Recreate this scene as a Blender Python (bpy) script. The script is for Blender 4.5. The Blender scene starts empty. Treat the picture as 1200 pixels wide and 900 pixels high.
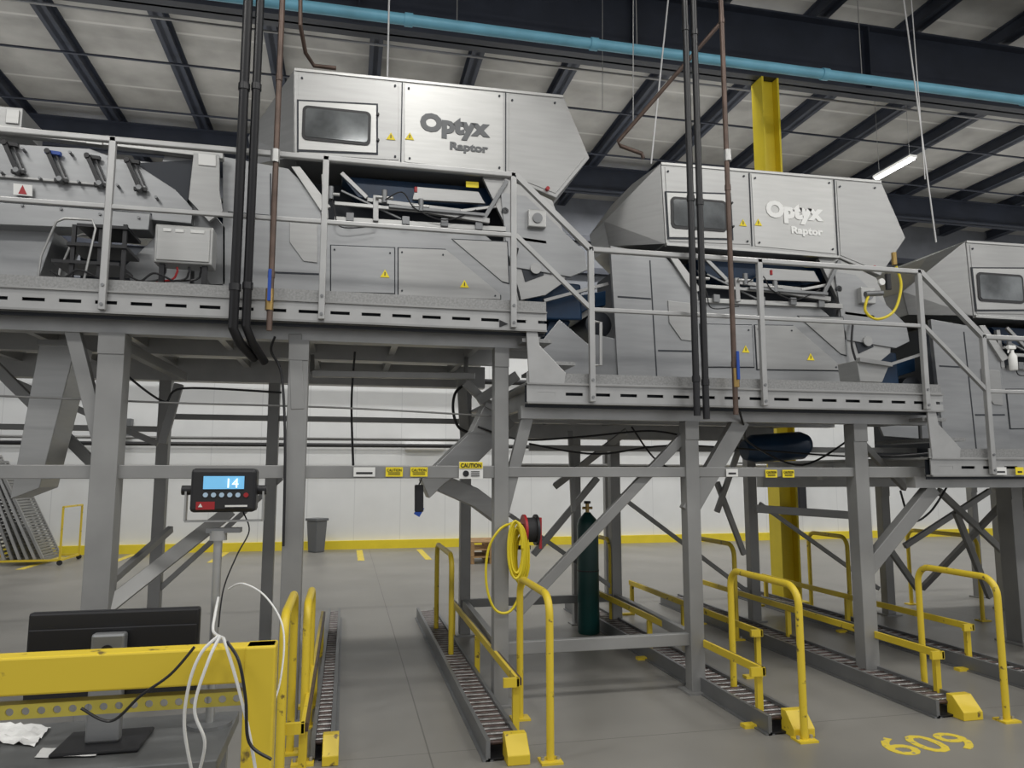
import bpy, bmesh, math, random
from mathutils import Vector, Matrix
random.seed(4)
S=bpy.context.scene; COL=S.collection
try: S.view_settings.view_transform='Standard'
except Exception: pass
# ------------------------------------------------ camera model
F=867.0; CH=1.82; YA=math.radians(12.5); PI_=math.radians(6.9)
Fw=Vector((math.sin(YA)*math.cos(PI_),math.cos(YA)*math.cos(PI_),math.sin(PI_)))
Rt=Vector((math.cos(YA),-math.sin(YA),0)); Up=Rt.cross(Fw)
C0=Vector((0,0,CH))
def ray(px,py): return Fw+Rt*((px-600)/F)+Up*((450-py)/F)
def P(px,py,Y):
    r=ray(px,py); return C0+r*(Y/r.y)
def G(px,py,z=0.0):
    r=ray(px,py); return C0+r*((z-CH)/r.z)
cam=bpy.data.cameras.new('camera'); co=bpy.data.objects.new('camera',cam); COL.objects.link(co)
cam.sensor_width=36; cam.lens=F/1200*36; cam.clip_end=200
co.matrix_world=Matrix.Translation(C0)@Matrix((Rt,Up,-Fw)).transposed().to_4x4()
S.camera=co
# ------------------------------------------------ materials
def mat(name,col,rough=.5,metal=0,noise=0,nscale=6,stretch=(1,1,1),emit=0,bump=0,col2=None,thr=None,blotch=0):
    m=bpy.data.materials.new(name); m.use_nodes=True; n=m.node_tree.nodes; l=m.node_tree.links
    b=n['Principled BSDF']; b.inputs['Base Color'].default_value=(*col,1); b.inputs['Roughness'].default_value=rough; b.inputs['Metallic'].default_value=metal
    if emit: b.inputs['Emission Color'].default_value=(*col,1); b.inputs['Emission Strength'].default_value=emit
    if noise or col2:
        g=n.new('ShaderNodeNewGeometry'); mp=n.new('ShaderNodeMapping'); mp.inputs['Scale'].default_value=stretch
        t=n.new('ShaderNodeTexNoise'); t.inputs['Scale'].default_value=nscale; t.inputs['Detail'].default_value=6
        l.new(g.outputs['Position'],mp.inputs['Vector']); l.new(mp.outputs[0],t.inputs['Vector'])
        cr=n.new('ShaderNodeValToRGB')
        if col2:
            a,c=thr or (.45,.6); cr.color_ramp.elements[0].position=a; cr.color_ramp.elements[1].position=c
            cr.color_ramp.elements[0].color=(*col,1); cr.color_ramp.elements[1].color=(*col2,1)
        else:
            cr.color_ramp.elements[0].position=.3; cr.color_ramp.elements[1].position=.7
            cr.color_ramp.elements[0].color=(*[c*(1-noise) for c in col],1); cr.color_ramp.elements[1].color=(*[min(1,c*(1+noise)) for c in col],1)
        l.new(t.outputs['Fac'],cr.inputs[0]); last=cr.outputs[0]
        if blotch:
            t2=n.new('ShaderNodeTexNoise'); t2.inputs['Scale'].default_value=.9; t2.inputs['Detail'].default_value=2; l.new(g.outputs['Position'],t2.inputs['Vector'])
            mr=n.new('ShaderNodeMapRange'); mr.inputs[1].default_value=.3; mr.inputs[2].default_value=.7; mr.inputs[3].default_value=1-blotch; mr.inputs[4].default_value=1+blotch
            l.new(t2.outputs['Fac'],mr.inputs[0]); vm=n.new('ShaderNodeVectorMath'); vm.operation='SCALE'; l.new(last,vm.inputs[0]); l.new(mr.outputs[0],vm.inputs['Scale']); last=vm.outputs[0]
            mr2=n.new('ShaderNodeMapRange'); mr2.inputs[1].default_value=.3; mr2.inputs[2].default_value=.7; mr2.inputs[3].default_value=rough-.04; mr2.inputs[4].default_value=rough+.05
            l.new(t2.outputs['Fac'],mr2.inputs[0]); l.new(mr2.outputs[0],b.inputs['Roughness'])
        l.new(last,b.inputs['Base Color'])
        if bump:
            bp=n.new('ShaderNodeBump'); bp.inputs['Strength'].default_value=bump; bp.inputs['Distance'].default_value=.01
            l.new(t.outputs['Fac'],bp.inputs['Height']); l.new(bp.outputs[0],b.inputs['Normal'])
    return m
def seamed(name,col,seam,axes,rough,noise=.1,nscale=1.5,dark=None,thr=None,blotch=0):
    m=mat(name,col,rough,0,noise,nscale,col2=dark,thr=thr,blotch=blotch); n=m.node_tree.nodes; l=m.node_tree.links; b=n['Principled BSDF']
    src=b.inputs['Base Color'].links[0].from_socket
    g=n.new('ShaderNodeNewGeometry'); sp=n.new('ShaderNodeSeparateXYZ'); l.new(g.outputs['Position'],sp.inputs[0])
    acc=None
    for ax,pitch,off,hw in axes:
        a=n.new('ShaderNodeMath'); a.operation='SUBTRACT'; l.new(sp.outputs[ax],a.inputs[0]); a.inputs[1].default_value=off
        w=n.new('ShaderNodeMath'); w.operation='PINGPONG'; l.new(a.outputs[0],w.inputs[0]); w.inputs[1].default_value=pitch/2
        c=n.new('ShaderNodeMath'); c.operation='LESS_THAN'; l.new(w.outputs[0],c.inputs[0]); c.inputs[1].default_value=hw
        if acc is None: acc=c.outputs[0]
        else:
            mx=n.new('ShaderNodeMath'); mx.operation='MAXIMUM'; l.new(acc,mx.inputs[0]); l.new(c.outputs[0],mx.inputs[1]); acc=mx.outputs[0]
    mix=n.new('ShaderNodeMix'); mix.data_type='RGBA'; l.new(acc,mix.inputs['Factor']); l.new(src,mix.inputs['A']); mix.inputs['B'].default_value=(*seam,1)
    l.new(mix.outputs['Result'],b.inputs['Base Color']); return m
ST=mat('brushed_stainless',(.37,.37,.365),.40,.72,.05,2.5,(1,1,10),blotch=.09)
ST2=mat('stainless_satin_bright',(.45,.45,.44),.38,.72,.05,3,(1,1,10),blotch=.08)
STL=mat('stainless_lower_panels',(.32,.325,.33),.40,.70,.06,2.5,(1,1,9),blotch=.11)
ST3=mat('stainless_dark',(.22,.225,.23),.42,.6,.10,3,blotch=.1)  # darker stainless tone shared by bolts, legs and track channels
GV=mat('grey_structural_steel',(.30,.30,.295),.46,.4,.10,2.5,blotch=.12)
GVL=mat('galvanised_rail',(.42,.42,.415),.40,.55,.08,5)
TP=mat('tread_plate',(.30,.30,.295),.42,.55,.18,60)
DK=mat('dark_roof_steel',(.032,.038,.055),.5,.1,.2,2)
BK=mat('black_plastic',(.012,.012,.014),.4)
RB=mat('black_rubber',(.02,.02,.022),.7)
DB=mat('navy_belt',(.006,.030,.075),.34,.1,.2,4)
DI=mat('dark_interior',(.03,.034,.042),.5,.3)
YE=mat('yellow_paint',(.70,.52,.035),.42,0,col2=(.16,.11,.03),nscale=14,thr=(.64,.70))
YC=mat('yellow_column_paint',(.76,.60,.03),.45,0,.06,3)
OL=mat('worn_yellow_perforated',(.50,.42,.07),.42,.3,.15,8)
BP=mat('light_blue_pipe_paint',(.20,.50,.66),.42,.05,.12,3)
RP=mat('brown_pipe_steel',(.11,.075,.06),.45,.4,.25,8)
GN=mat('dark_green_enamel',(.006,.05,.046),.35,0,.1,5)
RD=mat('red_enamel',(.36,.018,.022),.4)
RO=mat('worn_roller_red',(.075,.05,.045),.42,.45,.6,16)
RG=mat('worn_roller_grey',(.24,.235,.23),.36,.7,.4,16)
HY=mat('yellow_hose',(.70,.56,.02),.45)
WH=mat('white_plastic',(.75,.75,.73),.4)
WR=mat('white_rod',(.62,.62,.62),.45,.2)
BLU=mat('blue_handle',(.01,.06,.33),.4)
BR=mat('brass',(.40,.27,.10),.35,.8)
GL=mat('grey_window_glass',(.17,.18,.185),.10,.3,.5,3)
WY=mat('warning_yellow',(.85,.68,.02),.5)
LG=mat('grey_lettering',(.13,.135,.14),.45,.2)
LW=mat('pale_lettering',(.86,.86,.84),.5)
LF=mat('faint_lettering',(.55,.55,.54),.45,.3)
LC=mat('lcd_blue',(.16,.45,.72),.4,emit=.5)
LD=mat('lcd_digit',(.85,.95,1),.5,emit=.8)
BB=mat('pale_blue_button',(.45,.60,.75),.4)
EM=mat('led_lamp',(1,1,.98),.5,emit=14)
PA=mat('paper',(.78,.78,.77),.7)
BN=mat('grey_bin_plastic',(.12,.125,.13),.5)
WD=mat('pallet_wood',(.40,.25,.12),.7,0,.3,9)
MS=mat('steel_tabletop',(.22,.225,.225),.35,.6,.2,5)
FM=mat('floor_marking_yellow',(.72,.56,.06),.6,0,col2=(.26,.24,.2),nscale=20,thr=(.56,.66))
seamx=G(505,890).x
FL=seamed('concrete_floor',(.200,.192,.176),(.115,.11,.10),[(0,7.32,seamx,.005),(1,13.0,5.1,.004)],.38,.12,.8,dark=(.245,.235,.215),thr=(.3,.7),blotch=.12)
WL=seamed('white_wall_panel',(.70,.71,.71),(.61,.62,.625),[(0,1.12,.2,.010)],.5,.03,2)
CE=seamed('roof_insulation',(.36,.355,.34),(.50,.495,.475),[(1,1.05,.3,.03)],.8,.16,1.6)
UW=mat('upper_wall_insulation',(.16,.17,.19),.7,0,.15,2)
# ------------------------------------------------ mesh builder
class MB:
    def __init__(s): s.bm=bmesh.new()
    def v(s,p): return s.bm.verts.new(p)
    def face(s,vs):
        try: return s.bm.faces.new(vs)
        except ValueError: return None
    def box2(s,a,b):
        x0,y0,z0=a; x1,y1,z1=b
        v=[s.v(p) for p in ((x0,y0,z0),(x1,y0,z0),(x1,y1,z0),(x0,y1,z0),(x0,y0,z1),(x1,y0,z1),(x1,y1,z1),(x0,y1,z1))]
        for f in ((3,2,1,0),(4,5,6,7),(0,1,5,4),(1,2,6,5),(2,3,7,6),(3,0,4,7)): s.face([v[i] for i in f])
        return s
    def bar(s,p,q,w,h,side=None):
        p=Vector(p); q=Vector(q); d=(q-p).normalized()
        ref=Vector(side) if side else (Vector((0,1,0)) if abs(d.y)<.9 else Vector((1,0,0)))
        a=(ref-d*ref.dot(d)).normalized(); b=d.cross(a)
        vs=[]
        for c in (p,q):
            for i,j in ((-1,-1),(1,-1),(1,1),(-1,1)): vs.append(s.v(c+a*(i*w/2)+b*(j*h/2)))
        for f in ((0,1,2,3),(7,6,5,4),(0,4,5,1),(1,5,6,2),(2,6,7,3),(3,7,4,0)): s.face([vs[i] for i in f])
        return s
    def prism(s,pts,d):
        d=Vector(d); a=[s.v(p) for p in pts]; b=[s.v(Vector(p)+d) for p in pts]; n=len(pts)
        s.face(a); s.face(b[::-1])
        for i in range(n): s.face([a[i],b[i],b[(i+1)%n],a[(i+1)%n]])
        return s
    def cyl(s,p,q,r,n=16,r2=None):
        return s.rev([(p,r),(q,r if r2 is None else r2)],n)
    def rev(s,pr,n=16):
        d=(Vector(pr[-1][0])-Vector(pr[0][0])).normalized(); ref=Vector((0,0,1)) if abs(d.z)<.9 else Vector((1,0,0))
        a=d.cross(ref).normalized(); b=d.cross(a); R=[]
        for c,r in pr:
            R.append([s.v(Vector(c)+a*(r*math.cos(2*math.pi*i/n))+b*(r*math.sin(2*math.pi*i/n))) for i in range(n)])
        for k in range(len(R)-1):
            for i in range(n): s.face([R[k][i],R[k][(i+1)%n],R[k+1][(i+1)%n],R[k+1][i]])
        s.face(R[0][::-1]); s.face(R[-1]); return s
    def tube(s,pts,r,n=8,closed=False):
        pts=[Vector(p) for p in pts]; N=len(pts); R=[]; a=None
        for i,p in enumerate(pts):
            if closed: d=(pts[(i+1)%N]-pts[i-1]).normalized()
            else: d=(pts[min(i+1,N-1)]-pts[max(i-1,0)]).normalized()
            if a is None:
                ref=Vector((0,0,1)) if abs(d.z)<.9 else Vector((1,0,0)); a=d.cross(ref).normalized()
            a=(a-d*a.dot(d)).normalized(); b=d.cross(a)
            R.append([s.v(p+a*(r*math.cos(2*math.pi*k/n))+b*(r*math.sin(2*math.pi*k/n))) for k in range(n)])
        for i in range(N if closed else N-1):
            A=R[i]; B=R[(i+1)%N]
            for k in range(n): s.face([A[k],A[(k+1)%n],B[(k+1)%n],B[k]])
        if not closed: s.face(R[0][::-1]); s.face(R[-1])
        return s
    def hull(s,pts):
        vs=[s.v(p) for p in pts]; r=bmesh.ops.convex_hull(s.bm,input=vs)
        bad=[e for e in r['geom_interior'] if isinstance(e,bmesh.types.BMVert)]
        if bad: bmesh.ops.delete(s.bm,geom=bad,context='VERTS')
        return s
    def slotted(s,x0,x1,z0,z1,y,th,s0,s1,pitch,sl):
        s.box2((x0,y,z0),(x1,y+th,s0)); s.box2((x0,y,s1),(x1,y+th,z1))
        x=x0
        while x<x1:
            s.box2((x,y,s0),(min(x+pitch-sl,x1),y+th,s1)); x+=pitch
        return s
    def holed(s,x0,x1,z0,z1,y,th,r,n=16):
        h=z1-z0; k=max(1,int((x1-x0)/h)); w=(x1-x0)/k
        for i in range(k):
            cx=x0+w*(i+.5); cz=(z0+z1)/2; rings=[]
            for yy in (y,y+th):
                inn=[];out=[]
                for j in range(n):
                    t=2*math.pi*j/n+math.pi/4; c=math.cos(t); q=math.sin(t); m=max(abs(c),abs(q))
                    inn.append(s.v((cx+r*c,yy,cz+r*q))); out.append(s.v((cx+c/m*w/2,yy,cz+q/m*h/2)))
                rings.append((inn,out))
            for j in range(n):
                j2=(j+1)%n; (a,b),(c,d)=rings
                s.face([a[j],b[j],b[j2],a[j2]]); s.face([c[j2],d[j2],d[j],c[j]]); s.face([a[j2],c[j2],c[j],a[j]]); s.face([b[j],d[j],d[j2],b[j2]])
        bmesh.ops.remove_doubles(s.bm,verts=s.bm.verts[:],dist=1e-5)
        return s
    def build(s,name,m,parent=None,bevel=0,smooth=False,origin=None):
        bmesh.ops.recalc_face_normals(s.bm,faces=s.bm.faces[:])
        co=[v.co for v in s.bm.verts]
        mn=Vector([min(c[i] for c in co) for i in range(3)]); mx=Vector([max(c[i] for c in co) for i in range(3)])
        o0=Vector(((mn.x+mx.x)/2,(mn.y+mx.y)/2,mn.z)) if origin is None else Vector(origin)
        bmesh.ops.translate(s.bm,verts=s.bm.verts[:],vec=-o0)
        me=bpy.data.meshes.new(name); s.bm.to_mesh(me); s.bm.free(); me.materials.append(m)
        if smooth:
            for p in me.polygons: p.use_smooth=True
            try: me.set_sharp_from_angle(angle=math.radians(40))
            except Exception: pass
        o=bpy.data.objects.new(name,me); COL.objects.link(o)
        if parent is not None: o.parent=parent; o.location=o0-wloc(parent)
        else: o.location=o0
        if bevel:
            b=o.modifiers.new('bevel','BEVEL'); b.width=bevel; b.segments=2; b.limit_method='ANGLE'
        return o
def wloc(o):
    v=Vector((0,0,0))
    while o is not None: v+=o.location; o=o.parent
    return v
def tag(o,label,cat,group=None,kind=None):
    o['label']=label; o['category']=cat
    if group: o['group']=group
    if kind: o['kind']=kind
    return o
def struct(o): o['kind']='structure'; return o
def thing(name,loc,label,cat,group=None):
    o=bpy.data.objects.new(name,None); COL.objects.link(o); o.location=loc; o.empty_display_size=.1
    return tag(o,label,cat,group)
def dup(o,delta,label=None,parent=None):
    c=o.copy(); COL.objects.link(c)
    if parent is not None: c.parent=parent
    else: c.location=o.location+Vector(delta)
    if label: c['label']=label
    for ch in [x for x in bpy.data.objects if x.parent==o]: dup(ch,(0,0,0),None,c)
    return c
def text(name,s,loc,size,m,parent=None,flat=False,off=0,width=None,font=None,ex=.0015):
    cu=bpy.data.curves.new(name,'FONT'); cu.body=s; cu.size=size; cu.extrude=ex; cu.offset=off; cu.resolution_u=3
    t=bpy.data.objects.new('tmp',cu); COL.objects.link(t); dg=bpy.context.evaluated_depsgraph_get()
    me=bpy.data.meshes.new_from_object(t.evaluated_get(dg)); bpy.data.objects.remove(t); me.name=name
    xs=[v.co.x for v in me.vertices]
    me.transform(Matrix.Translation((-min(xs),0,0)))
    if width:
        k=width/(max(xs)-min(xs)); me.transform(Matrix.Diagonal((k,1,1,1)))
    if not flat: me.transform(Matrix.Rotation(math.pi/2,4,'X'))
    me.materials.clear(); me.materials.append(m)
    o=bpy.data.objects.new(name,me); COL.objects.link(o)
    if parent is not None: o.parent=parent; o.location=Vector(loc)-wloc(parent)
    else: o.location=loc
    return o
def smoothpath(pts,k=8):
    pts=[Vector(p) for p in pts]; out=[]; N=len(pts)
    for i in range(N-1):
        a,b,c,d=pts[max(i-1,0)],pts[i],pts[i+1],pts[min(i+2,N-1)]
        for j in range(k):
            t=j/k; out.append(.5*((2*b)+(c-a)*t+(2*a-5*b+4*c-d)*t*t+(3*b-a-3*c+d)*t**3))
    out.append(pts[-1]); return out
def triangle(name,c,h,parent,y):
    m=MB(); m.prism([(c.x-h*.58,y,c.z-h/2),(c.x+h*.58,y,c.z-h/2),(c.x,y,c.z+h/2)],(0,.004,0)); o=m.build(name,WY,parent)
    b=MB(); b.box2((c.x-h*.06,y-.002,c.z-h*.28),(c.x+h*.06,y+.001,c.z+h*.18)); b.build('exclamation_mark',BK,o)
    return o
V=Vector
# ------------------------------------------------ setting
WY_=18.8
struct(MB().box2((-16,-5,-.1),(34,WY_+.2,0)).build('floor',FL))
struct(MB().box2((-16,WY_,0),(34,WY_+.2,6.2)).build('wall_back',WL))
struct(MB().box2((-16,WY_,6.2),(34,WY_+.2,9.4)).build('wall_back_upper',UW))
struct(MB().box2((-16,-5,9.36),(34,WY_+.2,9.5)).build('ceiling',CE))
struct(MB().box2((-16,WY_-.12,0),(34,WY_,.20)).build('baseboard_back',YC))
PZ=9.1; xa=G(175,0,PZ).x; sp=xa-G(40,0,PZ).x
pur=None
for i in range(-6,14):
    x=xa+sp*i
    if pur is None:
        m=MB(); m.box2((x-.04,-4,PZ),(x+.04,WY_-.05,PZ+.25)).box2((x-.11,-4,PZ),(x+.11,WY_-.05,PZ+.02)).box2((x-.11,-4,PZ+.235),(x+.11,WY_-.05,PZ+.255))
        pur=m.build('roof_purlin',DK); px0=x
        tag(pur,'dark steel purlin running front to back under the pale roof','roof beam','roof purlins')
    else: dup(pur,(x-px0,0,0))
for k,z in enumerate((6.2,7.2,8.1)):
    o=MB().box2((-15,WY_-.2,z),(33,WY_,z+.16)).build('wall_girt',DK); tag(o,['lowest dark girt high on the back wall','middle dark girt high on the back wall','highest dark girt on the back wall under the roof'][k],'wall beam','wall girts')
GY=9.75; gz0=P(903,97,GY).z
def girder(y,z0,z1,lab,st=True):
    t=thing('roof_girder',(5,y,z0),lab,'girder')
    MB().box2((-15,y-.02,z0),(33,y+.02,z1)).build('web',DK,t)
    MB().box2((-15,y-.15,z0),(33,y+.15,z0+.03)).build('flange',DK,t)
    MB().box2((-15,y-.15,z1-.03),(33,y+.15,z1)).build('flange',DK,t)
    if st:
        for k in range(-6,16,2): MB().box2((k*2.0-.01,y-.14,z0+.03),(k*2.0+.01,y-.02,z1-.03)).build('stiffener',DK,t)
girder(GY,gz0,PZ-.12,'deep dark roof girder carried by the yellow column, behind the blue pipe')
girder(16.2,8.5,PZ,'slim farther dark roof girder glimpsed between the machines near the back wall',False)
yc=thing('building_column',(P(918,600,GY).x,GY,0),'yellow painted building column standing behind the middle machine','column')
x=yc.location.x
MB().box2((x-.12,GY-.02,.02),(x+.12,GY+.02,gz0)).build('web',YC,yc)
MB().box2((x-.145,GY-.15,.02),(x-.115,GY+.15,gz0)).build('flange',YC,yc)
MB().box2((x+.115,GY-.15,.02),(x+.145,GY+.15,gz0)).build('flange',YC,yc)
MB().box2((x-.22,GY-.22,0),(x+.22,GY+.22,.03)).build('base_plate',YC,yc)
a=P(300,0,8.6); b=P(1195,117,8.6); d_=(b-a)/(b.x-a.x)
a_bp=a.copy()
def bpz(x): return a_bp+d_*(x-a_bp.x)
bp=thing('overhead_pipe',bpz(4),'light blue painted overhead pipe running below the roof girder','pipe')
MB().cyl(bpz(-6),bpz(26),.068,20).build('pipe',BP,bp,smooth=True)
for k in (-3,0.6,3.0,6.4,9.8):
    MB().cyl(bpz(k-.05),bpz(k+.05),.082,20).build('coupling',BP,bp,smooth=True)
    c=bpz(k+.6); MB().cyl(c+V((0,0,.06)),(c.x,c.y,PZ),.007,6).build('hanger_rod',GV,bp)
for Y,z,l in ((7.2,8.5,'thin dark sprinkler pipe crossing the roof nearest the blue pipe'),(11.5,8.75,'thin grey-green sprinkler pipe crossing the roof behind the girder'),(13.2,8.95,'thin dark conduit crossing the roof between girder and sprinkler pipes'),(15.0,8.9,'thin dark sprinkler pipe crossing the roof farthest back')):
    o=MB().cyl((-14,Y,z),(32,Y,z),.022,8).build('sprinkler_pipe',GV if Y>10 and Y<13 else DK); tag(o,l,'pipe')
c=P(1048,199,11.5)
lf=thing('ceiling_light',(c.x,c.y,c.z),'lit linear LED fixture hanging at right below the roof','light')
MB().box2((c.x-.07,c.y-.5,c.z+.03),(c.x+.07,c.y+.5,c.z+.08)).build('housing',WH,lf)
MB().box2((c.x-.05,c.y-.48,c.z),(c.x+.05,c.y+.48,c.z+.03)).build('diffuser',EM,lf,bevel=.012)
MB().cyl((c.x,c.y-.4,c.z+.08),(c.x,c.y-.4,PZ),.004,6).build('hanging_wire',GV,lf)
MB().cyl((c.x,c.y+.4,c.z+.08),(c.x,c.y+.4,PZ),.004,6).build('hanging_wire',GV,lf)
# ------------------------------------------------ platforms
YR=5.75; YCF=6.0; YB=8.6
TOP1=P(600,352,YR).z; DZ=-.585; DX=3.80
railtop=P(600,205,YR).z
xe1=P(640,362,YR).x
def base_col(t,x,y,z1,w=.13,mt=GV,name='column'):
    MB().box2((x-w/2,y-w/2,.015),(x+w/2,y+w/2,z1)).build(name,mt,t,bevel=.006)
    MB().box2((x-w*.9,y-w*.9,0),(x+w*.9,y+w*.9,.018)).build('base_plate',mt,t)
    MB().box2((x-w*.5,y-w/2-.010,z1-.16),(x+w*.5,y-w/2,z1)).build('splice_plate',mt,t)
def platform(x0,x1,top,lab,cols,back):
    t=thing('work_platform',((x0+x1)/2,YCF,0),lab,'platform','stepped machine platforms')
    dz=top-.10
    MB().box2((x0,YR,dz),(x1,YB+.6,dz+.02)).build('deck',GVL,t)
    MB().box2((x0,YR,dz+.02),(x1,YR+.012,top)).build('toe_board',TP,t)
    m=MB(); m.slotted(x0,x1,top-.255,dz+.005,YR-.012,.012,top-.185,top-.16,.235,.145); m.build('slotted_fascia',GVL,t)
    MB().box2((x0,YR-.03,top-.255),(x1,YR+.06,top-.24)).build('fascia_flange',GV,t)
    MB().box2((x0,YR-.03,dz),(x1,YR+.02,dz+.012)).build('fascia_flange',GV,t)
    MB().box2((x0,YR+.05,top-.28),(x1,YR+.06,dz)).build('fascia_backing',DI,t)
    MB().box2((x0,YCF-.06,top-.36),(x1,YCF+.06,top-.255)).build('front_beam',GVL,t)
    MB().box2((x0,7.3,top-.30),(x1,7.42,top-.15)).build('middle_beam',GVL,t)
    MB().box2((x0,YB-.08,top-.40),(x1,YB+.08,top-.15)).build('rear_beam',GVL,t)
    k=x0+.15
    while k<x1:
        MB().box2((k-.03,YR+.06,top-.24),(k+.03,YB,dz)).build('joist',GVL,t); k+=.75
    for c_,w in cols: base_col(t,c_,YCF,top-.36,w)
    for c_ in back: base_col(t,c_,YB,top-.36,.12,GV)
    return t
def cx(px,py=650,Y=YCF): return P(px,py,Y).x
zbm=P(345,553,YCF).z
c125=cx(125,560); c345=cx(346,560); c585=cx(586,600); c810=cx(811,650); c1008=cx(1010,650)
p1=platform(-8,xe1,TOP1,'highest stepped steel platform at left carrying the first sorting machine and vibrating feeder',[(c125-3.2,.16),(c125,.18),(c345,.15),(c585,.12)],[cx(187,600,YB),cx(318,560,YB),cx(545,600,YB)])
x2=cx(617,460,YR); xe2=cx(1103,460,YR)
p2=platform(x2,xe2,TOP1+DZ,'middle stepped steel platform carrying the second sorting machine',[(c810,.125),(c1008,.14)],[cx(720,600,YB),cx(880,600,YB)])
x3=cx(1090,550,YR)
p3=platform(x3,x3+5,TOP1+2*DZ,'lowest stepped steel platform cut off at the right edge',[(c1008+1.95,.14)],[cx(1035,600,YB),cx(1170,600,YB)])
def pbar(t,name,a,b,w,h,mt=GV,bev=.005):
    return MB().bar(a,b,w,h).build(name,mt,t,bevel=bev)
pbar(p1,'cross_beam',(-8,YCF-.02,zbm),(c585,YCF-.02,zbm),.05,.10)
pbar(p2,'cross_beam',(c585,YCF-.02,zbm),(c1008,YCF-.02,zbm),.05,.085)
pbar(p3,'cross_beam',(c1008,YCF-.02,zbm),(c1008+5,YCF-.02,zbm),.05,.10)
pbar(p1,'cross_beam',(-8,YB,zbm),(cx(545,600,YB),YB,zbm),.05,.08)
pbar(p2,'cross_beam',(cx(545,600,YB),YB,zbm),(cx(1035,600,YB),YB,zbm),.05,.08)
zl=P(700,754,YCF).z
pbar(p2,'cross_beam',(c585,YCF,zl),(c810,YCF,zl),.06,.10)
pbar(p2,'cross_beam',(cx(545,710,YB),YB,.35),(cx(720,710,YB),YB,.35),.06,.09)
for t,xf,xb in ((p1,c125,cx(187,600,YB)),(p1,c345,cx(318,600,YB)+.9),(p2,c585,cx(545,600,YB)),(p2,c810,cx(720,600,YB)),(p3,c1008,cx(880,600,YB))):
    pbar(t,'side_beam',(xf,YCF,zbm),(xb,YB,zbm),.05,.08)
for t,xf,xb in ((p2,c585,cx(545,600,YB)),(p2,c810,cx(720,600,YB))):
    pbar(t,'side_beam',(xf,YCF,zl),(xb,YB,.35),.06,.09)
def br(t,a,b,w=.07,h=.09,name='brace',mt=GV):
    return MB().bar(P(*a),P(*b),w,h).build(name,mt,t,bevel=.005)
br(p1,(82,372,6.0),(120,525,6.0),.08,.10); br(p1,(-10,425,7.2),(118,552,7.2),.07,.09)
br(p1,(122,714,6.0),(268,600,6.9),.09,.11); br(p1,(140,404,6.1),(215,442,7.6),.07,.08)
br(p1,(346,392,5.95),(349,480,5.95),.06,.10,'gusset'); br(p1,(210,450,7.6),(190,520,7.6),.06,.08)
br(p1,(120,690,6.3),(200,620,7.4),.05,.06); br(p1,(540,440,8.2),(545,520,8.4),.06,.10,'gusset')
br(p1,(366,438,7.0),(556,441,7.0),.07,.06,'hanging_channel',GVL); br(p1,(366,412,7.4),(366,438,7.0),.04,.04,'hanger'); br(p1,(546,412,7.4),(546,440,7.0),.04,.04,'hanger')
br(p1,(190,488,YB),(540,494,YB),.05,.06,'cross_beam'); br(p1,(0,500,YB),(187,503,YB),.05,.06,'cross_beam')
br(p1,(0,440,8.0),(185,520,8.0),.05,.06); br(p1,(330,560,YB),(187,690,YB),.045,.055)
br(p1,(545,448,6.9),(600,500,6.9),.06,.08,'bracket'); br(p1,(606,440,6.6),(560,470,6.6),.06,.09,'bracket')
br(p2,(800,512,6.05),(606,718,6.05),.06,.085)
br(p2,(806,600,6.0),(868,492,6.0),.08,.15); br(p1,(589,600,6.0),(620,480,6.0),.06,.10)
br(p2,(840,565,8.0),(872,650,8.0),.05,.06); br(p2,(700,560,8.3),(625,650,8.3),.06,.07)
br(p2,(735,505,7.5),(650,570,8.0),.06,.07); br(p2,(870,515,7.8),(840,600,8.0),.05,.06)
br(p2,(668,505,8.0),(672,600,8.0),.05,.05,'column'); br(p2,(560,520,8.4),(545,560,8.4),.06,.07)
br(p2,(620,525,7.6),(1090,528,7.6),.05,.06,'cross_beam'); br(p2,(720,690,YB),(550,570,YB),.04,.05)
br(p2,(885,700,YB),(725,580,YB),.04,.05); br(p3,(890,590,YB),(1030,690,YB),.04,.05)
br(p3,(1014,668,6.0),(1092,572,6.0),.10,.13); br(p2,(1003,512,6.1),(1060,572,6.6),.05,.06)
br(p3,(1060,560,7.5),(1100,520,7.5),.05,.06); br(p3,(1100,575,7),(1190,660,7.6),.05,.07); br(p3,(1180,585,7),(1080,690,8),.05,.07)
br(p2,(885,596,7.6),(1000,604,7.6),.05,.09,'cross_beam'); br(p3,(1040,640,7.6),(1075,690,8),.05,.07)
br(p3,(1060,640,8.2),(1160,575,8.2),.05,.07); br(p3,(1120,600,7.2),(1160,700,7.4),.05,.07)
for px_,Y_,w_ in ((675,8.9,.10),(712,10.5,.1),(1186,6.9,.2),(1140,9.5,.1)):
    base_col(p2 if px_<900 else p3,cx(px_,600,Y_),Y_,2.25 if px_<900 else 1.7,w_)
def steps(t,xx,top):
    m=MB(); m.prism([(xx-.28,YR-.01,top+.47),(xx-.20,YR-.01,top+.47),(xx-.16,YR-.01,top+.22),(xx+.06,YR-.01,top+.0),(xx+.02,YR-.01,top-.255),(xx-.24,YR-.01,top-.255)],(0,.02,0)); m.build('stair_stringer',GVL,t,bevel=.004)
    for k in range(2): MB().box2((xx-.3+k*.2,YR+.02,top+.25-k*.18),(xx-.05+k*.2,YR+.9,top+.28-k*.18)).build('step_tread',TP,t)
steps(p2,x2+.27,TOP1+DZ); steps(p3,xe2+.1,TOP1+2*DZ)
m=MB(); c=P(590,379,YR-.03); m.prism([(c.x-.03,YR-.02,c.z-.03),(c.x+.04,YR-.02,c.z),(c.x-.03,YR-.02,c.z+.03)],(0,.005,0)); m.build('arrow_mark',BK,p1)
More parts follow.
